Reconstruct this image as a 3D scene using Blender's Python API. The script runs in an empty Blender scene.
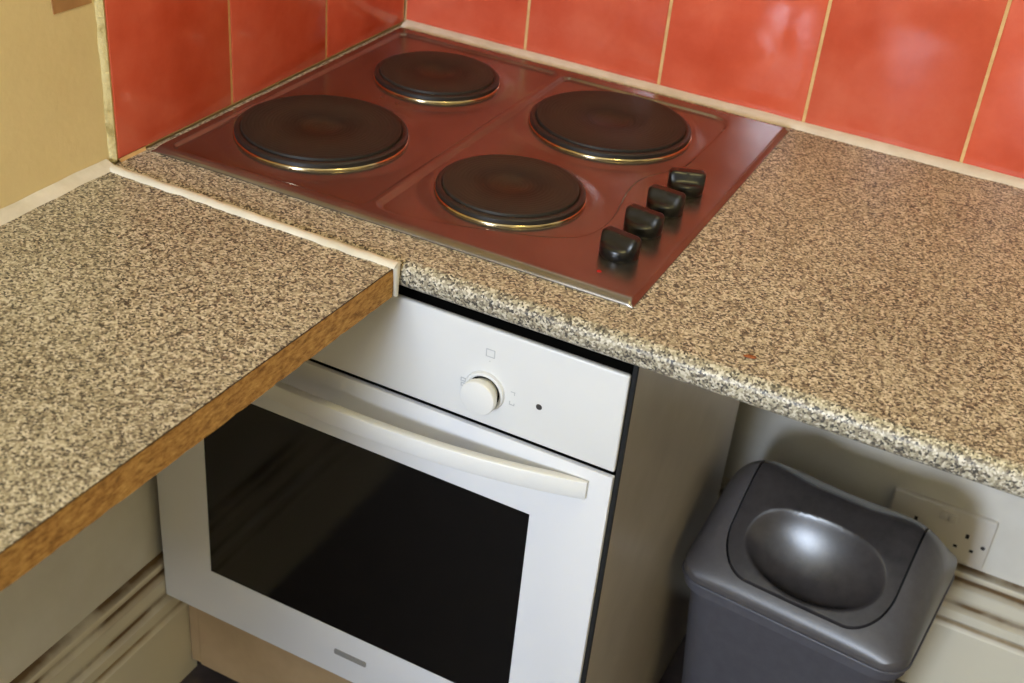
import bpy, bmesh, math, random
from mathutils import Vector, Matrix, noise
random.seed(7)
S = bpy.context.scene
COL = S.collection
PI = math.pi

# ------------------------------------------------------------------ helpers
def sharpen(bm, ang=35):
    bm.normal_update()
    lim = math.radians(ang)
    for e in bm.edges:
        if len(e.link_faces) == 2:
            e.smooth = e.calc_face_angle(0) < lim
    for f in bm.faces:
        f.smooth = True

def obj(name, bm, m, parent=None, ang=35, recalc=True):
    if recalc:
        bmesh.ops.recalc_face_normals(bm, faces=bm.faces)
    sharpen(bm, ang)
    me = bpy.data.meshes.new(name)
    bm.to_mesh(me); bm.free()
    for x in (m if isinstance(m, (list, tuple)) else [m]):
        me.materials.append(x)
    o = bpy.data.objects.new(name, me)
    COL.objects.link(o)
    if parent is not None:
        o.parent = parent
    return o

def tag(o, label, cat, group=None):
    o['label'] = label; o['category'] = cat
    if group: o['group'] = group
    return o

def thing(name, label, cat, loc=(0, 0, 0), rz=0, group=None):
    o = bpy.data.objects.new(name, None); COL.objects.link(o)
    o.empty_display_size = .05
    o.location = loc; o.rotation_euler = (0, 0, rz)
    return tag(o, label, cat, group)

def struct(name, bm, m, parent=None, ang=35):
    o = obj(name, bm, m, parent, ang)
    if parent is None: o['kind'] = 'structure'
    return o

def dup(root, loc, rz, label=None):
    r = root.copy(); COL.objects.link(r); r.location = loc; r.rotation_euler = (0, 0, rz)
    if label: r['label'] = label
    for ch in list(root.children):
        c = ch.copy(); COL.objects.link(c); c.parent = r
        for g in list(ch.children):
            d = g.copy(); COL.objects.link(d); d.parent = c
    return r

def add_box(bm, lo, hi, bev=0, seg=2, mat=0):
    lo = Vector(lo); hi = Vector(hi)
    t = bmesh.new()
    bmesh.ops.create_cube(t, size=1)
    for v in t.verts:
        v.co = Vector((lo[i] + (v.co[i] + .5) * (hi[i] - lo[i]) for i in range(3)))
    if bev:
        bmesh.ops.bevel(t, geom=t.edges[:], offset=bev, segments=seg, profile=.5, affect='EDGES')
    merge(bm, t, mat)

def merge(bm, t, mat=0, M=None):
    vm = {}
    for v in t.verts:
        vm[v] = bm.verts.new(M @ v.co if M else v.co)
    for f in t.faces:
        nf = bm.faces.new([vm[v] for v in f.verts]); nf.material_index = mat
    t.free()

def box(lo, hi, bev=0, seg=2):
    bm = bmesh.new(); add_box(bm, lo, hi, bev, seg); return bm

def lathe(bm, prof, n=64, c=(0, 0, 0), M=None, mat=0):
    """prof: list of (r, z); r==0 gives a pole"""
    c = Vector(c); rings = []
    for r, z in prof:
        if r < 1e-7:
            p = Vector((0, 0, z)); rings.append([bm.verts.new((M @ p if M else p) + c)])
        else:
            ring = []
            for i in range(n):
                p = Vector((r * math.cos(2*PI*i/n), r * math.sin(2*PI*i/n), z))
                ring.append(bm.verts.new((M @ p if M else p) + c))
            rings.append(ring)
    for a, b in zip(rings, rings[1:]):
        for i in range(n):
            j = (i + 1) % n
            if len(a) == 1 and len(b) == 1: continue
            if len(a) == 1: f = bm.faces.new((a[0], b[i], b[j]))
            elif len(b) == 1: f = bm.faces.new((a[i], a[j], b[0]))
            else: f = bm.faces.new((a[i], a[j], b[j], b[i]))
            f.material_index = mat
    return bm

def loft(bm, rings, cap0=True, cap1=True, mat=0):
    vs = [[bm.verts.new(p) for p in r] for r in rings]
    n = len(vs[0])
    for a, b in zip(vs, vs[1:]):
        for i in range(n):
            f = bm.faces.new((a[i], a[(i+1) % n], b[(i+1) % n], b[i])); f.material_index = mat
    if cap0: bm.faces.new(vs[0][::-1]).material_index = mat
    if cap1: bm.faces.new(vs[-1]).material_index = mat
    return bm

def rrect(w, d, r, z, n=8, c=(0, 0)):
    pts = []
    for sx, sy, a0 in ((1, 1, 0), (-1, 1, 90), (-1, -1, 180), (1, -1, 270)):
        for i in range(n + 1):
            a = math.radians(a0 + 90*i/n)
            pts.append(Vector((c[0] + sx*(w/2 - r) + r*math.cos(a), c[1] + sy*(d/2 - r) + r*math.sin(a), z)))
    return pts

def bead(bm, p0, p1, prof, n=60, amp=.0, seed=0, freq=40):
    """extrude a profile (list of (across, up)) from p0 to p1 with wobble; across is 90 deg left of the run"""
    p0 = Vector(p0); p1 = Vector(p1); d = (p1 - p0)
    t = d.normalized(); up = Vector((0, 0, 1)); ac = up.cross(t).normalized()
    rings = []
    for i in range(n + 1):
        b = p0 + d * (i / n); s = d.length * i / n
        ring = []
        for k, (a, u) in enumerate(prof):
            w = noise.noise(Vector((s * freq, seed * 7.3 + (0 if a < 0 else 3.1), 0)))
            ring.append(b + ac * (a * (1 + amp * w)) + up * (u * (1 + .6 * amp * w)))
        rings.append(ring)
    loft(bm, rings)
    return bm

# ------------------------------------------------------------------ materials
def mat(name):
    m = bpy.data.materials.new(name); m.use_nodes = True
    nt = m.node_tree; b = nt.nodes['Principled BSDF']
    return m, nt, b
def N(nt, t, **kw):
    n = nt.nodes.new(t)
    for k, v in kw.items():
        if k in n.inputs: n.inputs[k].default_value = v
        else: setattr(n, k, v)
    return n
def srgb(r, g, b):
    f = lambda c: (c/255/12.92) if c/255 <= .04045 else ((c/255 + .055)/1.055)**2.4
    return (f(r), f(g), f(b), 1)
def plain(name, col, rough=.5, metal=0, **kw):
    m, nt, b = mat(name)
    b.inputs['Base Color'].default_value = col; b.inputs['Roughness'].default_value = rough
    b.inputs['Metallic'].default_value = metal
    for k, v in kw.items(): b.inputs[k].default_value = v
    return m
def ramp(nt, stops, interp='LINEAR'):
    r = nt.nodes.new('ShaderNodeValToRGB'); cr = r.color_ramp; cr.interpolation = interp
    cr.elements[1].position = 1; cr.elements[0].position = 0
    for p, c in stops[1:-1]: cr.elements.new(p).color = c
    cr.elements[0].color = stops[0][1]; cr.elements[-1].color = stops[-1][1]
    cr.elements[0].position = stops[0][0]; cr.elements[len(stops)-1].position = stops[-1][0]
    return r
def objco(nt):
    return nt.nodes.new('ShaderNodeTexCoord').outputs['Object']
def bump(nt, b, height, strength, dist):
    bp = N(nt, 'ShaderNodeBump'); bp.inputs['Strength'].default_value = strength; bp.inputs['Distance'].default_value = dist
    nt.links.new(height, bp.inputs['Height']); nt.links.new(bp.outputs[0], b.inputs['Normal'])

def laminate():
    m, nt, b = mat('speckled_laminate'); L = nt.links.new
    co = objco(nt)
    dn = N(nt, 'ShaderNodeTexNoise', Scale=620.0, Detail=2.0); L(co, dn.inputs['Vector'])
    mx = N(nt, 'ShaderNodeVectorMath', operation='MULTIPLY_ADD'); L(dn.outputs['Color'], mx.inputs[0])
    mx.inputs[1].default_value = (.0010, .0010, .0010); L(co, mx.inputs[2])
    v = N(nt, 'ShaderNodeTexVoronoi', Scale=500.0); L(mx.outputs[0], v.inputs['Vector'])
    sx = N(nt, 'ShaderNodeSeparateColor'); L(v.outputs['Color'], sx.inputs[0])
    r = ramp(nt, [(0, srgb(70, 66, 60)), (.16, srgb(116, 107, 93)), (.34, srgb(156, 147, 126)), (.58, srgb(188, 180, 157)), (.82, srgb(216, 209, 191))], 'CONSTANT')
    L(sx.outputs[0], r.inputs[0])
    n2 = N(nt, 'ShaderNodeTexNoise', Scale=6.0, Detail=3.0); L(co, n2.inputs['Vector'])
    r2 = ramp(nt, [(.3, (.86, .84, .82, 1)), (.7, (1, 1, 1, 1))]); L(n2.outputs[0], r2.inputs[0])
    mm = N(nt, 'ShaderNodeMix', data_type='RGBA', blend_type='MULTIPLY'); mm.inputs[0].default_value = 1
    L(r.outputs[0], mm.inputs[6]); L(r2.outputs[0], mm.inputs[7]); L(mm.outputs[2], b.inputs['Base Color'])
    b.inputs['Roughness'].default_value = .42
    return m
def tile_mat():
    m, nt, b = mat('orange_red_glazed_tile'); L = nt.links.new
    co = objco(nt)
    geo = nt.nodes.new('ShaderNodeNewGeometry')
    n1 = N(nt, 'ShaderNodeTexNoise', Scale=9.0, Detail=6.0, Roughness=.6); L(co, n1.inputs['Vector'])
    r = ramp(nt, [(.3, srgb(188, 74, 48)), (.5, srgb(202, 88, 62)), (.72, srgb(212, 104, 78))]); L(n1.outputs[0], r.inputs[0])
    hs = N(nt, 'ShaderNodeHueSaturation'); L(r.outputs[0], hs.inputs['Color'])
    mr = N(nt, 'ShaderNodeMapRange'); mr.inputs[3].default_value = .92; mr.inputs[4].default_value = 1.06
    L(geo.outputs['Random Per Island'], mr.inputs[0]); L(mr.outputs[0], hs.inputs['Value'])
    L(hs.outputs[0], b.inputs['Base Color'])
    b.inputs['Roughness'].default_value = .15
    n2 = N(nt, 'ShaderNodeTexNoise', Scale=14.0, Detail=1.5); L(co, n2.inputs['Vector'])
    bump(nt, b, n2.outputs[0], .35, .004)
    return m
def mottled(name, stops, scale, rough=.6, bscale=None, bstr=.3, bdist=.001, detail=5, metal=0):
    m, nt, b = mat(name); L = nt.links.new
    co = objco(nt)
    n1 = N(nt, 'ShaderNodeTexNoise', Scale=float(scale), Detail=float(detail), Roughness=.6); L(co, n1.inputs['Vector'])
    r = ramp(nt, stops); L(n1.outputs[0], r.inputs[0]); L(r.outputs[0], b.inputs['Base Color'])
    b.inputs['Roughness'].default_value = rough; b.inputs['Metallic'].default_value = metal
    if bscale:
        n2 = N(nt, 'ShaderNodeTexNoise', Scale=float(bscale), Detail=3.0); L(co, n2.inputs['Vector'])
        bump(nt, b, n2.outputs[0], bstr, bdist)
    return m
def chip_mat():
    m, nt, b = mat('chipboard_edge'); L = nt.links.new
    co = objco(nt)
    mp = N(nt, 'ShaderNodeMapping'); mp.inputs['Scale'].default_value = (1, .35, 1); L(co, mp.inputs[0])
    n1 = N(nt, 'ShaderNodeTexNoise', Scale=260.0, Detail=4.0, Roughness=.7); L(mp.outputs[0], n1.inputs['Vector'])
    r = ramp(nt, [(.3, srgb(120, 82, 38)), (.48, srgb(176, 130, 66)), (.62, srgb(200, 156, 88)), (.8, srgb(220, 184, 120))]); L(n1.outputs[0], r.inputs[0])
    L(r.outputs[0], b.inputs['Base Color']); b.inputs['Roughness'].default_value = .85
    bump(nt, b, n1.outputs[0], .6, .0015)
    return m
def steel_mat():
    m, nt, b = mat('brushed_steel'); L = nt.links.new
    co = objco(nt)
    mp = N(nt, 'ShaderNodeMapping'); mp.inputs['Scale'].default_value = (1, .02, 1); L(co, mp.inputs[0])
    n1 = N(nt, 'ShaderNodeTexNoise', Scale=900.0, Detail=2.0); L(mp.outputs[0], n1.inputs['Vector'])
    n2 = N(nt, 'ShaderNodeTexNoise', Scale=11.0, Detail=5.0); L(co, n2.inputs['Vector'])
    rr = N(nt, 'ShaderNodeMapRange'); rr.inputs[3].default_value = .17; rr.inputs[4].default_value = .32
    L(n2.outputs[0], rr.inputs[0]); L(rr.outputs[0], b.inputs['Roughness'])
    r = ramp(nt, [(.3, srgb(124, 118, 112)), (.7, srgb(146, 140, 134))]); L(n2.outputs[0], r.inputs[0])
    L(r.outputs[0], b.inputs['Base Color'])
    b.inputs['Metallic'].default_value = .9
    bump(nt, b, n1.outputs[0], .03, .0003)
    return m
def plate_mat(name='cast_iron_plate'):
    m, nt, b = mat(name); L = nt.links.new
    co = objco(nt)
    ln = N(nt, 'ShaderNodeVectorMath', operation='LENGTH')
    mp = N(nt, 'ShaderNodeMapping'); mp.inputs['Scale'].default_value = (1, 1, 0); L(co, mp.inputs[0]); L(mp.outputs[0], ln.inputs[0])
    n1 = N(nt, 'ShaderNodeTexNoise', Scale=40.0, Detail=5.0, Roughness=.65); L(co, n1.inputs['Vector'])
    ad = N(nt, 'ShaderNodeMath', operation='MULTIPLY_ADD'); L(n1.outputs[0], ad.inputs[0]); ad.inputs[1].default_value = .03; L(ln.outputs['Value'], ad.inputs[2])
    r = ramp(nt, [(.0, srgb(56, 43, 33)), (.032, srgb(56, 44, 34)), (.044, srgb(39, 35, 30)), (.07, srgb(51, 46, 39)), (.1, srgb(45, 41, 36)), (.125, srgb(34, 31, 28))])
    L(ad.outputs[0], r.inputs[0]); L(r.outputs[0], b.inputs['Base Color'])
    b.inputs['Roughness'].default_value = .5; b.inputs['Specular IOR Level'].default_value = .2
    sn = N(nt, 'ShaderNodeMath', operation='MULTIPLY'); sn.inputs[1].default_value = 1400; L(ln.outputs['Value'], sn.inputs[0])
    s2 = N(nt, 'ShaderNodeMath', operation='SINE'); L(sn.outputs[0], s2.inputs[0])
    bump(nt, b, s2.outputs[0], .25, .0003)
    return m
def skirt_mat():
    # old off-white gloss with brown grime collected along the mouldings
    m, nt, b = mat('grimy_skirting_paint'); L = nt.links.new
    co = objco(nt)
    n1 = N(nt, 'ShaderNodeTexNoise', Scale=22.0, Detail=6.0, Roughness=.65); L(co, n1.inputs['Vector'])
    sp = N(nt, 'ShaderNodeSeparateXYZ'); L(co, sp.inputs[0])
    ad = N(nt, 'ShaderNodeMath', operation='MULTIPLY_ADD'); L(n1.outputs[0], ad.inputs[0]); ad.inputs[1].default_value = .004; L(sp.outputs['Z'], ad.inputs[2])
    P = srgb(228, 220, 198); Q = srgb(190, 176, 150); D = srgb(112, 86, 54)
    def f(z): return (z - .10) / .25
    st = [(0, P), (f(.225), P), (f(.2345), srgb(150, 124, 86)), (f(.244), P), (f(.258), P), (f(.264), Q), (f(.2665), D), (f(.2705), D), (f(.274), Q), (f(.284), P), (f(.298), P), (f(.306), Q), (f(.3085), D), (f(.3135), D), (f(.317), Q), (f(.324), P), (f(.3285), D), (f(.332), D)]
    mr = N(nt, 'ShaderNodeMapRange'); mr.inputs[1].default_value = .10; mr.inputs[2].default_value = .35
    L(ad.outputs[0], mr.inputs[0])
    r = ramp(nt, st); L(mr.outputs[0], r.inputs[0])
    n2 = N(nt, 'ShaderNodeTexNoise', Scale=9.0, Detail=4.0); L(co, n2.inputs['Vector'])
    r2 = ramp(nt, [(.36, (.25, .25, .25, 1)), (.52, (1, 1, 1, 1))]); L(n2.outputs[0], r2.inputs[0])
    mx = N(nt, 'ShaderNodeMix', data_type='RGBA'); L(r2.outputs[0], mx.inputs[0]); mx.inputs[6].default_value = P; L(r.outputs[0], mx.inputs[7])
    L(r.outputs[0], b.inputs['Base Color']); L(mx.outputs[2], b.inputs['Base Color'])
    b.inputs['Roughness'].default_value = .45
    return m

M = {}
M['lam'] = laminate()
M['tile'] = tile_mat()
M['grout'] = mottled('tan_grout', [(.3, srgb(196, 152, 96)), (.7, srgb(222, 184, 128))], 40, .8)
M['cream'] = mottled('cream_wall_paint', [(.3, srgb(218, 200, 150)), (.7, srgb(226, 209, 160))], 7, .75, 90, .25, .0015)
M['wall'] = mottled('off_white_wall_paint', [(.3, srgb(222, 217, 205)), (.7, srgb(234, 230, 220))], 9, .6, 45, .3, .0015)
M['white'] = plain('ceiling_white', srgb(232, 230, 224), .8)
M['seal'] = mottled('white_silicone', [(.3, srgb(206, 200, 184)), (.7, srgb(228, 223, 210))], 30, .45, 120, .4, .001)
M['chip'] = chip_mat()
M['lamedge'] = plain('laminate_edge_line', srgb(70, 46, 28), .7)
M['steel'] = steel_mat()
M['trim'] = plain('burner_trim_steel', srgb(190, 174, 140), .16, 1)
M['plate'] = plate_mat()
M['platerim'] = plain('burner_scorched_rim', srgb(34, 29, 26), .45)
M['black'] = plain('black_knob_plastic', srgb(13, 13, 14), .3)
M['red'] = plain('red_mark', srgb(170, 20, 22), .4)
M['enamel'] = plain('white_enamel', srgb(226, 226, 228), .28)
M['fascia'] = plain('white_fascia_enamel', srgb(226, 225, 222), .32)
M['handle'] = plain('white_handle_plastic', srgb(230, 229, 226), .3)
M['glass'] = plain('black_oven_glass', srgb(17, 15, 13), .09, 0, **{'Specular IOR Level': .35})
M['gapblack'] = plain('black_parts_gap_shade', srgb(8, 8, 8), .7)  # shared by truly black parts and by shade painted into gaps
M['print'] = plain('pale_grey_print', srgb(192, 192, 192), .5)
M['dot'] = plain('dark_lens', srgb(60, 58, 58), .3)
M['badge'] = plain('grey_badge', srgb(140, 138, 136), .4)
M['panel'] = mottled('grey_beige_panel', [(.3, srgb(180, 170, 158)), (.7, srgb(192, 182, 170))], 14, .32)
M['plinth'] = mottled('beige_plinth_board', [(.3, srgb(164, 138, 102)), (.7, srgb(180, 153, 116))], 12, .6)
M['floor'] = mottled('dark_vinyl_floor', [(.35, srgb(58, 50, 52)), (.65, srgb(82, 72, 70))], 30, .5)
M['bin'] = mottled('charcoal_bin_plastic', [(.3, srgb(78, 74, 74)), (.7, srgb(88, 84, 84))], 60, .34, 700, .12, .0004)
M['binbody'] = mottled('slate_bin_plastic', [(.3, srgb(78, 77, 83)), (.7, srgb(88, 87, 93))], 60, .42, 700, .12, .0004)
M['flap'] = mottled('dark_bin_flap_plastic', [(.3, srgb(54, 51, 51)), (.7, srgb(64, 60, 60))], 60, .26, 700, .1, .0004)
M['socket'] = plain('white_socket_plastic', srgb(226, 220, 210), .35)
M['skirt'] = skirt_mat()
M['patch'] = mottled('mottled_brown_patch', [(.3, srgb(160, 118, 74)), (.7, srgb(184, 142, 92))], 18, .9)
M['crumb'] = plain('brown_crumb', srgb(140, 78, 40), .8)
M['filler'] = mottled('yellowed_filler', [(.33, srgb(156, 136, 80)), (.45, srgb(196, 178, 124)), (.7, srgb(206, 190, 138))], 45, .8, 130, .9, .003)
M['frame'] = plain('white_window_frame', srgb(230, 230, 230), .4)

# ------------------------------------------------------------------ measures (metres; the tiled corner is the origin)
FZ = .09            # floor
WT = .910           # worktop top
WB = .8815          # worktop underside
WF = -.612          # worktop front
RX, RY, CZ = 3.0, -4.1, 2.5

# ------------------------------------------------------------------ room shell
struct('floor', box((-.12, RY-.12, FZ-.05), (RX+.1, .12, FZ)), M['floor'])
struct('ceiling', box((-.12, RY-.12, CZ), (RX+.1, .12, CZ+.05)), M['white'])
wall_back = struct('wall_back', box((-.12, .006, FZ), (RX+.1, .12, CZ)), M['wall'])
bm = bmesh.new()
add_box(bm, (-.12, RY-.12, FZ), (-.006, .006, .89), 0, 2, 1); add_box(bm, (-.12, RY-.12, .89), (-.006, .006, CZ))
wall_left = struct('wall_left', bm, [M['cream'], M['wall']])
struct('wall_right', box((RX, RY-.12, FZ), (RX+.1, .006, CZ)), M['cream'])
# wall behind the camera with the window the daylight comes through
WX0, WX1, WZ0, WZ1 = .02, .66, 1.25, 2.05
bm = bmesh.new()
add_box(bm, (-.006, RY-.12, FZ), (WX0, RY, CZ)); add_box(bm, (WX1, RY-.12, FZ), (RX, RY, CZ))
add_box(bm, (WX0, RY-.12, FZ), (WX1, RY, WZ0)); add_box(bm, (WX0, RY-.12, WZ1), (WX1, RY, CZ))
struct('wall_front', bm, M['cream'])
bm = bmesh.new()
for lo, hi in (((WX0, WZ0), (WX0+.05, WZ1)), ((WX1-.05, WZ0), (WX1, WZ1)), ((WX0+.05, WZ0), (WX1-.05, WZ0+.05)), ((WX0+.05, WZ1-.05), (WX1-.05, WZ1))):
    add_box(bm, (lo[0], RY-.1, lo[1]), (hi[0], RY-.03, hi[1]), .004)
struct('window_1', bm, M['frame'])

# tiled splashback: every tile a pillowed, bevelled slab on a grout bed
def tile_run(bm, axis, starts, z0, zh, rows):
    for (a0, a1) in starts:
        for r in range(rows):
            lo_z = z0 + r*zh + .0015; hi_z = z0 + (r+1)*zh - .0015
            t = bmesh.new()
            if axis == 'x': add_box(t, (a0+.002, 0, lo_z), (a1-.002, .006, hi_z), .0016, 3)
            else: add_box(t, (-.006, a0+.002, lo_z), (0, a1-.002, hi_z), .0016, 3)
            merge(bm, t)
bp, bo = .2012, -.0064
bm = bmesh.new()
xs = [.0] + [bo + bp*k for k in range(1, 9)]
tile_run(bm, 'x', list(zip(xs, xs[1:])), .9115, .25, 3)
obj('tile_panel', bm, M['tile'], wall_back)
obj('grout', box((0, .0012, .9115), (xs[-1], .0062, .9115+.75)), M['grout'], wall_back)
bm = bmesh.new()
ys = [-.6, -.4, -.2, -.0002]
tile_run(bm, 'y', list(zip(ys, ys[1:])), .9115, .25, 3)
obj('tile_panel', bm, M['tile'], wall_left)
obj('grout', box((-.0062, -.599, .9115), (-.0012, .0, .9115+.75)), M['grout'], wall_left)
# crumbling filler down the free edge of the tiles
bm = bmesh.new()
rings = []
for i in range(140):
    z = .911 + .76*i/139
    w = noise.noise(Vector((0, 3.2, z*38))); w2 = noise.noise(Vector((5, 1.2, z*90)))
    a = -.6005; bq = -.6065 - .0018*w - .0012*w2
    h = -.0022 + .0010*w2
    rings.append([Vector((-.0065, a, z)), Vector((-.0004, a, z)), Vector((h, (a+bq)/2, z)), Vector((-.0055, bq, z)), Vector((-.0065, bq, z))])
loft(bm, rings); obj('filler_edge', bm, M['filler'], wall_left, 60)
# flat brown patch high on the cream wall
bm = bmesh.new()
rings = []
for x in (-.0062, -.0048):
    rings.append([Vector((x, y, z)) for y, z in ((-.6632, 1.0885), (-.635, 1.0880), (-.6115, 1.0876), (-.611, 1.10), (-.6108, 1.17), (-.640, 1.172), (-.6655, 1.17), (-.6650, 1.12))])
loft(bm, rings); obj('brown_patch', bm, M['patch'], wall_left)

# skirting boards with stepped mouldings
def skirting(name, p0, p1, inward):
    prof = [(0, FZ), (.020, FZ), (.020, .222), (.0165, .228), (.0165, .236), (.021, .242), (.021, .258), (.0145, .263), (.0145, .270), (.0175, .276), (.0175, .301), (.012, .306), (.012, .312), (.015, .316), (.013, .324), (.004, .327), (0, .327)]
    p0 = Vector(p0); p1 = Vector(p1); inward = Vector(inward)
    bm = bmesh.new()
    n = 40
    rings = []
    for i in range(n+1):
        q = p0.lerp(p1, i/n)
        rings.append([q + inward*a + Vector((0, 0, z + (.0012*noise.noise(Vector((i*.7, z*9, 1))) if z > FZ+.01 else 0))) for a, z in prof])
    loft(bm, rings)
    return struct(name, bm, M['skirt'], None, 25)
skirting('baseboard_back', (.03, .006, 0), (RX, .006, 0), (0, -1, 0))
skirting('baseboard_left', (-.006, -.545, 0), (-.006, RY+.01, 0), (1, 0, 0))

# ------------------------------------------------------------------ worktops
def roll_profile(y_back, y_front, zt, zb, r1=.013, r2=.010, n=8):
    p = [(y_back, zb), (y_back, zt)]
    for i in range(n+1):
        a = PI/2*i/n
        p.append((y_front + r1 - r1*math.sin(a), zt - r1 + r1*math.cos(a)))
    for i in range(n+1):
        a = PI/2*i/n
        p.append((y_front + r2 - r2*math.cos(a), zb + r2 - r2*math.sin(a)))
    return p
bm = bmesh.new()
prof = roll_profile(-.0005, WF, WT, WB)
loft(bm, [[Vector((x, y, z)) for y, z in prof] for x in (.0005, .4, .8, 1.2, 1.75)])
wt = obj('worktop', bm, M['lam'], None, 50)
tag(wt, 'speckled tan laminate worktop with a rolled front edge, under the hob and over the bin', 'worktop')

lw = thing('worktop', 'speckled laminate worktop with a sawn chipboard edge, at the left against the cream wall', 'worktop', (0, 0, 0))
def lslab(z0, z1, inset=0, rough=0):
    y0, y1 = -.621, -2.45  # unseen far end lengthened to shade the left of the oven
    n = 230
    bm = bmesh.new(); rings = []
    for i in range(n+1):
        y = y0 + (y1-y0)*i/n
        xe = .3625 + (.3505-.3625)*(y+.628)/(-1.11+.628) - inset
        k = rough*noise.noise(Vector((y*120, z0*50, 0)))
        k2 = rough*noise.noise(Vector((y*160, 9, 0)))
        rings.append([Vector((-.004, y, z0)), Vector((-.004, y, z1)), Vector((xe+k*.3, y, z1)), Vector((xe + k*.6, y, (z0+z1)/2)), Vector((xe + k2 - .0005, y, z0 + abs(k2)))])
    loft(bm, rings); return bm
obj('laminate_top', lslab(WT-.0010, WT), M['lam'], lw)
obj('backing_line', lslab(WT-.0030, WT-.0011, .0007), M['lamedge'], lw)
obj('chipboard_core', lslab(.8755, WT-.0031, .0008, .0014), M['chip'], lw)

# ------------------------------------------------------------------ sealant beads
def dome(w0, w1, h, n=7):
    p = [(w0, 0)]
    for i in range(1, n):
        t = i/n; p.append((w0 + (w1-w0)*t, h*math.sin(PI*t)**.6))
    p.append((w1, 0)); return p
bm = bmesh.new()
bead(bm, (1.75, -.0003, WT+.0002), (.004, -.0003, WT+.0002), [(.0, .0), (.0, .0060), (.005, .0052), (.012, .0030), (.0172, .0)], 200, .18, 1, 22)
o = obj('sealant_strip', bm, M['seal'], None, 60); tag(o, 'white sealant strip along the foot of the orange tiles on the back wall', 'sealant')
bm = bmesh.new()
bead(bm, (.004, -.6155, WT+.0002), (.3650, -.6185, WT+.0002), dome(-.0075, .0070, .0036), 120, .25, 2, 60)
# run of sealant down the end of the joint
rings = []
for i in range(10):
    t = i/9; z = WT + .002 - .036*t; w = .0050 - .003*t
    rings.append([Vector((.3625 + .0045*math.cos(a)*.6 + .0005, -.6170 + w*math.sin(a)*1.2, z)) for a in [2*PI*k/10 for k in range(10)]])
loft(bm, rings)
o = obj('sealant_strip', bm, M['seal'], None, 60); tag(o, 'white sealant strip in the joint between the two worktops', 'sealant')
bm = bmesh.new()
bead(bm, (-.0045, -2.44, WT+.0002), (-.0045, -.6125, WT+.0002), [(-.0140, 0), (-.010, .0032), (-.006, .0050), (-.001, .0070), (.001, .0070), (.001, 0)], 200, .22, 3, 25)
o = obj('sealant_strip', bm, M['seal'], None, 60); tag(o, 'white sealant strip along the foot of the cream wall beside the left worktop', 'sealant')
# thin filler line where the left tiles meet the worktop in front of the hob
bm = bmesh.new()
bead(bm, (.0004, -.598, WT+.0002), (.0004, -.5575, WT+.0002), [(-.0026, 0), (-.0015, .002), (-.0003, .0035), (-.0003, 0)], 12, .2, 4, 40)
o = obj('sealant_strip', bm, M['grout'], None, 60); tag(o, 'short thin tan sealant line under the left tiles in front of the hob', 'sealant')

# ------------------------------------------------------------------ hob
HX0, HX1, HY0, HY1 = .0098, .5885, -.5570, -.0310
hob = thing('hob', 'stainless steel electric hob with four solid hotplates and four black knobs', 'hob', (HX0, HY0, WT))
BURN = [(.1365, -.4120, .1000), (.1545, -.1755, .0815), (.4010, -.1770, .1000), (.3845, -.4155, .0825)]
def sd_poly(px, py, poly):
    d = 1e9; s = 1; n = len(poly); j = n-1
    for i in range(n):
        ex = poly[j][0]-poly[i][0]; ey = poly[j][1]-poly[i][1]; wx = px-poly[i][0]; wy = py-poly[i][1]
        t = max(0, min(1, (wx*ex+wy*ey)/(ex*ex+ey*ey))); bx = wx-ex*t; by = wy-ey*t
        d = min(d, bx*bx+by*by)
        c1 = py >= poly[i][1]; c2 = py < poly[j][1]; c3 = ex*wy > ey*wx
        if (c1 and c2 and c3) or (not c1 and not c2 and not c3): s = -s
        j = i
    return s*math.sqrt(d)
def chaikin(p, k=2):
    for _ in range(k):
        q = []
        for i in range(len(p)):
            a = p[i]; b = p[(i+1) % len(p)]
            q.append((.75*a[0]+.25*b[0], .75*a[1]+.25*b[1])); q.append((.25*a[0]+.75*b[0], .25*a[1]+.75*b[1]))
        p = q
    return p
PL = [(.0265, -.538), (.0265, -.060), (.034, -.0515), (.266, -.0515), (.2735, -.060), (.2735, -.528), (.269, -.538), (.034, -.5455)]
PR = chaikin([(.2835, -.530), (.2835, -.500), (.2835, -.085), (.2835, -.0555), (.310, -.0555), (.480, -.0555), (.505, -.0570), (.519, -.072), (.521, -.100), (.521, -.20), (.519, -.232), (.503, -.262), (.489, -.288), (.488, -.325), (.494, -.36), (.501, -.395), (.502, -.43), (.494, -.462), (.470, -.482), (.42, -.505), (.34, -.528), (.310, -.535)], 1)
def sst(t):
    t = max(0, min(1, t)); return t*t*(3-2*t)
def hob_z(x, y):
    z = .0068
    d = min(sd_poly(x, y, PL), sd_poly(x, y, PR))
    z -= .0036*sst((.0015 - d)/.0034)
    for bx, by, br in BURN:
        r = math.hypot(x-bx, y-by)
        z = max(z, z + .0022*sst((br + .022 - r)/.020))
    e = min(x-HX0, HX1-x, HY1-y)
    f = y-HY0
    z -= .0055*(1-sst(e/.006)) if e < .006 else 0
    if f < .012: z = .0006 + (z-.0006)*math.sqrt(max(0, 1-(1-max(0, f)/.012)**2))
    return max(z, .0006)
def grid_axis(a, b, st, dense):
    n = int((b-a)/st); v = [a + (b-a)*i/n for i in range(n+1)]
    v += [a+.0007, a+.0015, a+.0035, b-.0007, b-.0015, b-.0035]
    return sorted(set(round(q, 6) for q in v))
gx = grid_axis(HX0, HX1, .0019, 0); gy = grid_axis(HY0, HY1, .0019, 0)
bm = bmesh.new()
V = [[bm.verts.new((x-HX0, y-HY0, hob_z(x, y))) for x in gx] for y in gy]
for j in range(len(gy)-1):
    for i in range(len(gx)-1):
        bm.faces.new((V[j][i], V[j][i+1], V[j+1][i+1], V[j+1][i]))
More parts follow.
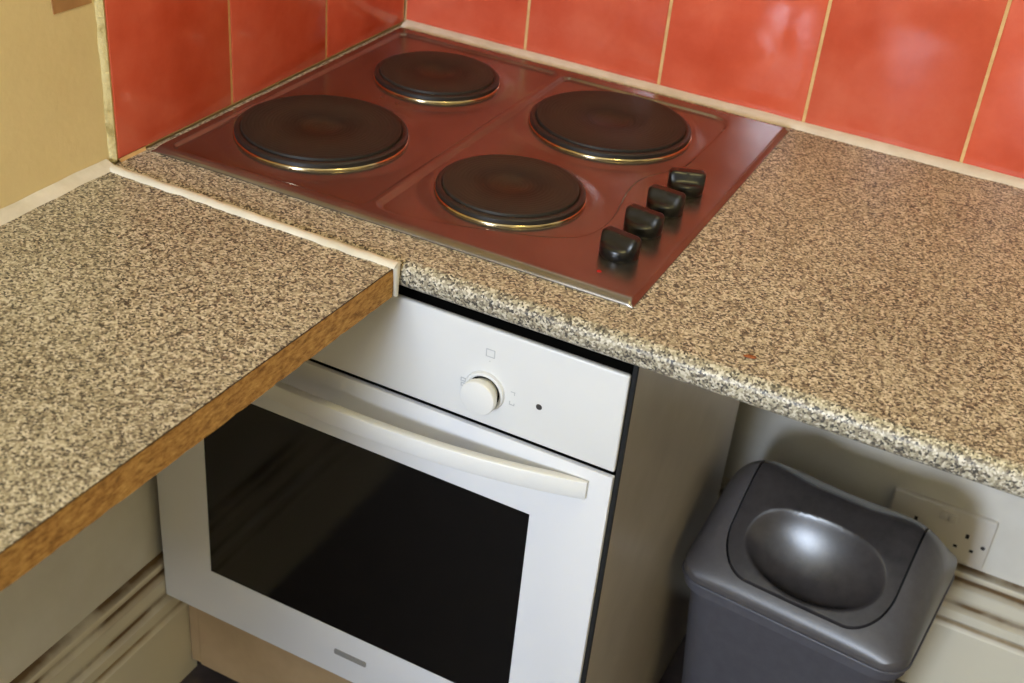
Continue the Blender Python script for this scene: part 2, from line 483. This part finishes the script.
bd = [V[0][i] for i in range(len(gx))] + [V[j][-1] for j in range(1, len(gy))] + [V[-1][i] for i in range(len(gx)-2, -1, -1)] + [V[j][0] for j in range(len(gy)-2, 0, -1)]
lowv = [bm.verts.new((v.co.x, v.co.y, .0002)) for v in bd]
for i in range(len(bd)):
    k = (i+1) % len(bd); bm.faces.new((bd[i], lowv[i], lowv[k], bd[k]))
bm.faces.new(lowv)
obj('hob_plate', bm, M['steel'], hob, 60)
for bx, by, br in BURN:
    zb = .0042
    pl = obj('hotplate', lathe(bmesh.new(), [(0, .0148), (.018*br/.1, .0148), (.021*br/.1, .0160), (br*.30, .0164), (br*.33, .0172), (br-.013, .0174), (br-.0085, .0168), (br-.0075, .0150), (br-.0075, .0060), (0, .0060)], 96), M['plate'], hob, 30)
    pl.location = (bx-HX0, by-HY0, 0)
    rim = obj('scorched_rim', lathe(bmesh.new(), [(br-.0074, .0070), (br-.0074, .0136), (br-.0055, .0146), (br-.0024, .0142), (br-.0006, .0128), (br-.0003, .0088), (br-.0012, .0086), (br-.0012, .0070)], 96), M['platerim'], pl, 40)
    tr = obj('trim_ring', lathe(bmesh.new(), [(br-.0010, .0060), (br-.0010, .0082), (br-.0004, .0085), (br+.0003, .0082), (br+.0008, .0074), (br+.0012, .0066), (br+.0012, .0050), (br-.001, .0050)], 96), M['trim'], pl, 50)
# control knobs: round skirts with a raised finger bar
def knob_bm():
    bm = bmesh.new(); R = .0205; n = 64
    rads = [1.0, .97, .92, .84, .74, .62, .5, .38, .26, .13]
    def top(x, y):
        s = abs(y); e = math.hypot(x, y)/R
        h = .0250 - .0105*sst((s-.0048)/.0075)
        return h - .0028*max(0, (e-.80)/.20)**2
    rings = [[Vector((R*.93*math.cos(a), R*.93*math.sin(a), 0)) for a in [2*PI*i/n for i in range(n)]],
             [Vector((R*1.0*math.cos(a), R*1.0*math.sin(a), .003)) for a in [2*PI*i/n for i in range(n)]]]
    for f in rads:
        rings.append([Vector((R*f*math.cos(a), R*f*math.sin(a), top(R*f*math.cos(a), R*f*math.sin(a)))) for a in [2*PI*i/n for i in range(n)]])
    loft(bm, rings); return bm
kb0 = None
KN = [(.5420, -.2920, 24), (.5410, -.3535, -4), (.5395, -.4135, -6), (.5390, -.4765, -10)]
for kx, ky, ang in KN:
    if kb0 is None:
        kb = kb0 = obj('control_knob', knob_bm(), M['black'], hob, 50)
        lb = None
    else:
        kb = kb0.copy(); COL.objects.link(kb); kb.parent = hob
    kb.location = (kx-HX0, ky-HY0, .0062); kb.rotation_euler = (0, 0, math.radians(ang))
o = obj('indicator_mark', lathe(bmesh.new(), [(.0, .0006), (.0022, .0006), (.0028, 0), (0, 0)], 20), M['red'], hob)
o.location = (.5366-HX0, -.5213-HY0, .0066); o['label'] = 'small red mark'

# ------------------------------------------------------------------ oven
OX0, OX1, OY = .0127, .6086, -.5962
oven = thing('oven', 'white built-in oven with black glass door and a single round knob', 'oven', (0, 0, 0))
obj('oven_body', box((OX0+.02, -.570, .285), (OX1-.012, -.06, .850), .004), M['gapblack'], oven)
fas = obj('fascia', box((OX0, OY, .7452), (OX1, -.5895, .8612), .0022, 3), M['fascia'], oven)
# knob on its dished ring
Mx = Matrix.Rotation(PI/2, 4, 'X')          # local z -> -y
kc = Vector((.4600, OY, .7872))
kr = obj('knob_ring', lathe(bmesh.new(), [(.0175, .0), (.0178, .0026), (.0195, .0036), (.0216, .0030), (.0228, .0)], 64, (0, 0, 0), Mx), M['fascia'], fas, 40)
kr.location = kc
kd = obj('knob_recess_shade', lathe(bmesh.new(), [(0, .0004), (.0176, .0004), (.0176, 0), (0, 0)], 48, (0, 0, 0), Mx), M['gapblack'], fas); kd.location = kc; kd['label'] = 'dark disc for the shade round the knob'  # black disc paints the recess shadow behind the knob
kk = obj('control_knob', lathe(bmesh.new(), [(0, .0006), (.0150, .0006), (.0160, .008), (.0192, .0105), (.0196, .0165), (.0188, .0180), (.0170, .0186), (0, .0190)], 64, (0, 0, 0), Mx), M['handle'], fas, 30)
kk.location = kc
def pr(name, segs, w=.0009):
    bm = bmesh.new()
    for (x0, z0), (x1, z1) in segs:
        lo = (min(x0, x1)-w/2, OY-.00025, min(z0, z1)-w/2); hi = (max(x0, x1)+w/2, OY+.0002, max(z0, z1)+w/2)
        add_box(bm, lo, hi)
    return obj(name, bm, M['print'], fas)
def sq(cx, cz, a, b):
    return [((cx-a, cz-b), (cx+a, cz-b)), ((cx-a, cz+b), (cx+a, cz+b)), ((cx-a, cz-b), (cx-a, cz+b)), ((cx+a, cz-b), (cx+a, cz+b))]
pr('printed_symbol', sq(.4625, .8330, .0046, .0042) + [((.4625, .8235), (.4625, .8238))])
pr('printed_symbol', sq(.4345, .7910, .0024, .0018) + sq(.4350, .7850, .0024, .0018))
pr('printed_symbol', [((.489, .797), (.493, .797)), ((.493, .797), (.493, .794)), ((.4885, .7815), (.4885, .7850)), ((.4885, .7815), (.4935, .7815)), ((.4935, .7815), (.4935, .7835))])
o = obj('indicator_lens', lathe(bmesh.new(), [(0, .0012), (.0026, .001), (.0034, 0), (0, 0)], 24, (0, 0, 0), Mx), M['dot'], fas); o.location = (.5207, OY, .7907)
# door: frame with the glass let in
GX0, GX1, GZ0, GZ1 = .0927, .5244, .3556, .6525
DZ0, DZ1 = .273, .7386
bm = bmesh.new()
def frame_ring(x0, x1, z0, z1, y): return [Vector((x0, y, z0)), Vector((x1, y, z0)), Vector((x1, y, z1)), Vector((x0, y, z1))]
b_ = .003
loft(bm, [frame_ring(GX0, GX1, GZ0, GZ1, -.5910), frame_ring(OX0, OX1, DZ0, DZ1, -.5910), frame_ring(OX0, OX1, DZ0, DZ1, OY+b_),
          frame_ring(OX0+.0009, OX1-.0009, DZ0+.0009, DZ1-.0009, OY+.0009),
          frame_ring(OX0+b_, OX1-b_, DZ0+b_, DZ1-b_, OY), frame_ring(GX0-.0004, GX1+.0004, GZ0-.0004, GZ1+.0004, OY), frame_ring(GX0, GX1, GZ0, GZ1, OY+.0006), frame_ring(GX0, GX1, GZ0, GZ1, -.5910)], False, False)
bmesh.ops.remove_doubles(bm, verts=bm.verts, dist=1e-6)
door = obj('door', bm, M['enamel'], oven, 40)
obj('door_glass', box((GX0+.0002, OY+.0005, GZ0+.0002), (GX1-.0002, -.5908, GZ1-.0002), .0004, 1), M['glass'], door)
o = obj('door_back', box((OX0+.006, -.5905, DZ0+.004), (OX1-.006, -.5705, DZ1-.002), .001, 1), M['gapblack'], door); o['label'] = 'black inner side of the door'
o = obj('fascia_back', box((OX0+.004, -.5890, .7470), (OX1-.004, -.5705, .8570), .001, 1), M['gapblack'], fas); o['label'] = 'black inner side of the fascia'
# bowed bar handle
bm = bmesh.new(); rings = []
n = 60; hx0, hx1 = .037, .5842
for i in range(n+1):
    t = i/n; x = hx0 + (hx1-hx0)*t; u = 2*t-1
    bow = .0355*(1-abs(u)**2.3)
    yf = OY - .0055 - bow; dep = min(.0105, .0052 + bow*.6)
    yb = yf + dep
    zt, zb = .7255, .7035; r = .0012
    rings.append([Vector((x, yb, zb+r)), Vector((x, yb-r, zb)), Vector((x, yf+r, zb)), Vector((x, yf+.3*r, zb+.3*r)), Vector((x, yf, zb+r)), Vector((x, yf, zt-r)), Vector((x, yf+.3*r, zt-.3*r)), Vector((x, yf+r, zt)), Vector((x, yb-r, zt)), Vector((x, yb, zt-r))])
loft(bm, rings); obj('door_handle', bm, M['handle'], door, 50)
bm = bmesh.new(); loft(bm, [[Vector((.308 + p.x, OY - d, .3175 + p.y)) for p in rrect(.047, .0085, .002, 0, 4)] for d in (-.0002, .0012)])
obj('badge', bm, M['badge'], door)

# ------------------------------------------------------------------ oven housing
hs = thing('oven_housing', 'grey beige kitchen housing unit around the oven, with a beige plinth board', 'cabinet', (0, 0, FZ))
def lz(bm):
    for v in bm.verts: v.co.z -= FZ
    return bm
obj('side_panel', lz(box((.6090, -.5880, FZ), (.6140, -.085, WB-.002), .0006, 1)), M['panel'], hs)
obj('edge_shade_strip', lz(box((.6090, -.5915, FZ), (.6141, -.5882, WB-.002), .0005, 1)), M['gapblack'], hs)['label'] = 'black strip for the shaded gap between oven and side panel'  # panel edge painted black as the shadowed gap beside the oven
obj('side_panel', lz(box((.0165, -.540, FZ), (.0285, -.06, WB-.002), .001, 1)), M['panel'], hs)
obj('gap_shade_strip', lz(box((.0290, -.572, .8615), (.6030, -.50, WB-.001), .001, 1)), M['gapblack'], hs)['label'] = 'black strip for the shade in the gap above the oven'  # black filler painting the deep shade between worktop and fascia
obj('plinth', lz(box((.0345, -.560, .1175), (.6030, -.545, .268), .001, 1)), M['plinth'], hs)
obj('plinth_end_strip', lz(box((.0165, -.558, .1175), (.0340, -.543, .268), .001, 1)), M['plinth'], hs)

# ------------------------------------------------------------------ swing bin
BW, BD, RIM = .3044, .2562, .4082
binr = thing('swing_bin', 'charcoal grey plastic swing bin under the worktop, beside the oven housing', 'bin', (.7912, -.2094, FZ), math.radians(-5.4))
H0 = RIM - FZ
bm = bmesh.new()
outer = [rrect(BW*.78, BD*.74, .035, 0), rrect(BW*.80, BD*.76, .036, .004), rrect(BW*.93, BD*.925, .036, H0-.030), rrect(BW*.935, BD*.93, .036, H0-.0285), rrect(BW*.962, BD*.955, .037, H0-.0270), rrect(BW*.968, BD*.962, .037, H0-.0255), rrect(BW*.985, BD*.985, .0365, H0-.0235), rrect(BW*.990, BD*.990, .0365, H0-.0090), rrect(BW*1.008, BD*1.010, .037, H0-.0085), rrect(BW*1.014, BD*1.016, .037, H0-.0065), rrect(BW*1.008, BD*1.010, .037, H0-.0045), rrect(BW*.95, BD*.95, .034, H0-.0045)]
loft(bm, outer, True, True)
obj('bin_body', bm, M['binbody'], binr, 40)
HL = .1365                                    # lid rise
FU = .1090; FV1 = .1145; FR = .046
def flap_sd(u, v):
    qx = abs(u)-FU+FR; qy = abs(v)-FV1+FR
    return min(max(qx, qy), 0) + math.hypot(max(qx, 0), max(qy, 0)) - FR
DA, DB, DV, DU = .0915, .0400, -.0722, .0024
def lid_z(u, v):
    a = min(1, abs(2*u/BW)); b = min(1, math.sqrt((2*v/BD)**2*.986 + .014))
    fu = (1-a**4.97)**.353; fv = .1585*(1-b**9.1)**.5 + .8415*(1-b**1.307)**(1.389 if v < 0 else 1.25)
    # the lid dips in the middle of its ridge
    return HL*fu*fv - .0115*sst((.106-abs(u))/.075)*max(0, 1-(v/.046)**2)
def dish_q(u, v, s): return math.hypot((u-DU)/DA, (v-s*DV)/DB)
def top_z(u, v):
    z = lid_z(u, v)
    for s in (1, -1):
        q = dish_q(u, v, s)
        if q < 1:
            za = lid_z(0, s*(DV+DB)); zb = lid_z(0, s*(DV-DB)); t = (v*s-(DV-DB))/(2*DB)
            k = q**14
            z = z*k + (1-k)*(zb + (za-zb)*t - .030*(1-q*q))
    return z
# lid shell: rings from the rim inwards towards the flap outline; flap: grid snapped to the dish edge
def flap_outline(n):
    # even-angle samples of the rounded flap outline
    pts = []
    for i in range(n):
        a = 2*PI*i/n; lo, hi = 0, .3
        for _ in range(40):
            m_ = (lo+hi)/2
            if flap_sd(m_*math.cos(a), m_*math.sin(a)) < 0: lo = m_
            else: hi = m_
        pts.append((lo*math.cos(a), lo*math.sin(a)))
    return pts
def rim_outline(n, w, d, r):
    pts = []
    for i in range(n):
        a = 2*PI*i/n; lo, hi = 0, .4
        for _ in range(40):
            m_ = (lo+hi)/2; x = m_*math.cos(a); y = m_*math.sin(a)
            qx = abs(x)-w/2+r; qy = abs(y)-d/2+r
            s_ = min(max(qx, qy), 0) + math.hypot(max(qx, 0), max(qy, 0)) - r
            if s_ < 0: lo = m_
            else: hi = m_
        pts.append((lo*math.cos(a), lo*math.sin(a)))
    return pts
n = 240
RO = rim_outline(n, BW*.9985, BD*.9985, .034); FO = flap_outline(n)
rings = [[Vector((x*.985, y*.985, -.0040)) for x, y in RO], [Vector((x*1.0, y*1.0, -.0042)) for x, y in RO]]
def lz2(x, y):
    return max(0, lid_z(x, y))
T = [0, .004, .012, .025, .045, .07, .1, .14, .19, .25, .32, .4, .5, .6, .7, .8, .9, 1.0]
for t in T:
    ring = []
    for (rx, ry), (fx, fy) in zip(RO, FO):
        k = math.hypot(fx, fy); fx2, fy2 = fx*(1+.0022/k), fy*(1+.0022/k)
        x = rx + (fx2-rx)*t; y = ry + (fy2-ry)*t
        ring.append(Vector((x, y, lz2(x, y))))
    rings.append(ring)
inner = [Vector((v.x*.996, v.y*.996, v.z-.009)) for v in rings[-1]]
rings.append(inner)
bm = bmesh.new(); loft(bm, rings, False, False)
lid = obj('bin_lid', bm, M['bin'], binr, 60); lid.location = (0, 0, H0)
# flap
bm = bmesh.new()
st = .0016; nu = int(FU/st)+1; nv = int(FV1/st)+1
grid = {}
for j in range(-nv, nv+1):
    for i in range(-nu, nu+1):
        u, v = i*st, j*st
        d = flap_sd(u, v)
        if d > .0016: continue
        if d > -.0009:                       # snap to the outline
            e = 1e-5
            gxn = (flap_sd(u+e, v)-d)/e; gyn = (flap_sd(u, v+e)-d)/e
            u -= gxn*(d+.0006); v -= gyn*(d+.0006)
        else:
            s = 1 if v < 0 else -1
            q = dish_q(u, v, s)
            if q > 0 and abs(q-1) < .5*st/DB*1.0:
                u = DU + (u-DU)/q; v = s*DV + (v-s*DV)/q
        grid[i, j] = bm.verts.new((u, v, top_z(u, v)))
for j in range(-nv, nv):
    for i in range(-nu, nu):
        k = [(i, j), (i+1, j), (i+1, j+1), (i, j+1)]
        vv = [grid[c] for c in k if c in grid]
        if len(vv) >= 3: bm.faces.new(vv)
for v in [v for v in bm.verts if not v.link_faces]: bm.verts.remove(v)
be = [e for e in bm.edges if len(e.link_faces) == 1]
ex = bmesh.ops.extrude_edge_only(bm, edges=be)
for v in [g for g in ex['geom'] if isinstance(g, bmesh.types.BMVert)]: v.co.z -= .010
fl = obj('bin_flap', bm, M['flap'], binr, 42); fl.location = (0, 0, H0)
# black band under the flap that paints the shade in the seam
bm = bmesh.new()
loft(bm, [[Vector((x*1.02, y*1.02, lid_z(x, y)-.0088)) for x, y in FO], [Vector((x*.97, y*.97, lid_z(x*.97, y*.97)-.0098)) for x, y in FO]], False, False)
o = obj('seam_shade', bm, M['gapblack'], lid); 

# ------------------------------------------------------------------ double socket
sx0, sx1, sz0, sz1 = .8420, .9880, .3330, .4200
so = thing('wall_socket', 'white double wall socket on the back wall, half hidden behind the swing bin', 'socket', ((sx0+sx1)/2, .006, (sz0+sz1)/2))
bm = bmesh.new()
def plate(w, h, y): return [Vector((p.x, y, p.y)) for p in rrect(w, h, .005, 0, 5)]
loft(bm, [plate(.146, .087, -.0002), plate(.146, .087, -.0065), plate(.1445, .0855, -.0082), plate(.142, .083, -.009)])
obj('face_plate', bm, M['socket'], so)
def holes(cx):
    bm = bmesh.new()
    add_box(bm, (cx-.0024, -.0093, .0030), (cx+.0024, -.0088, .0105))
    add_box(bm, (cx-.0140, -.0093, -.0180), (cx-.0085, -.0088, -.0135))
    add_box(bm, (cx+.0085, -.0093, -.0180), (cx+.0140, -.0088, -.0135))
    return obj('pin_slots', bm, M['gapblack'], so)
holes(.0400); holes(-.0330)
bm = bmesh.new(); add_box(bm, (-.0035, -.0120, .022), (.0060, -.0090, .036), .001)
add_box(bm, (.0100, -.0120, .022), (.0195, -.0090, .036), .001)
obj('switch', bm, M['socket'], so)
for s in (-1, 1):
    o = obj('screw', lathe(bmesh.new(), [(0, .001), (.0028, .0008), (.0032, 0), (0, 0)], 20, (0, 0, 0), Mx), M['dot'], so); o.location = (s*.0645, -.009, -.004)

# ------------------------------------------------------------------ crumb on the worktop
bm = bmesh.new()
bmesh.ops.create_icosphere(bm, subdivisions=3, radius=1)
for v in bm.verts:
    k = 1 + .25*noise.noise(v.co*1.7)
    v.co = Vector((v.co.x*.0062*k, v.co.y*.0024*k, .0012 + v.co.z*.0012*k))
cr = obj('crumb', bm, M['crumb']); cr.location = (.7112, -.5756, WT+.0002); cr.rotation_euler = (0, 0, math.radians(14))
tag(cr, 'small reddish brown crumb on the worktop near its rolled front edge', 'crumb')

# ------------------------------------------------------------------ light
def light(name, kind, loc, energy, col, rot=None, **kw):
    d = bpy.data.lights.new(name, kind); d.energy = energy; d.color = col
    for k, v in kw.items(): setattr(d, k, v)
    o = bpy.data.objects.new(name, d); COL.objects.link(o); o.location = loc
    if rot: o.rotation_euler = rot
    return o
light('ceiling_bulb', 'POINT', (.95, -.82, 2.2), 14.5, (1, .85, .34), shadow_soft_size=.07)
light('window_daylight', 'AREA', ((WX0+WX1)/2, RY-.02, (WZ0+WZ1)/2), 122, (.71, .82, 1), (PI/2, 0, 0), shape='RECTANGLE', size=WX1-WX0-.1, size_y=WZ1-WZ0-.1)
w = bpy.data.worlds.new('world'); S.world = w; w.use_nodes = True
w.node_tree.nodes['Background'].inputs[0].default_value = (.8, .88, 1, 1); w.node_tree.nodes['Background'].inputs[1].default_value = .4

# ------------------------------------------------------------------ camera
cd = bpy.data.cameras.new('camera'); cam = bpy.data.objects.new('camera', cd); COL.objects.link(cam)
cam.location = (.90275525, -1.54599441, 1.51529848)
cam.rotation_euler = (math.radians(57.40408763), math.radians(-4.96865587), math.radians(26.95107222))
cd.sensor_fit = 'HORIZONTAL'; cd.sensor_width = 36; cd.lens = 1257.4425/1024*36
cd.clip_start = .02
cd.dof.use_dof = True; cd.dof.focus_distance = 1.28; cd.dof.aperture_fstop = 7.0
S.camera = cam
vs = S.view_settings
vs.view_transform = 'Standard'; vs.look = 'None'; vs.gamma = 1; vs.use_curve_mapping = False
vs.exposure = -.2
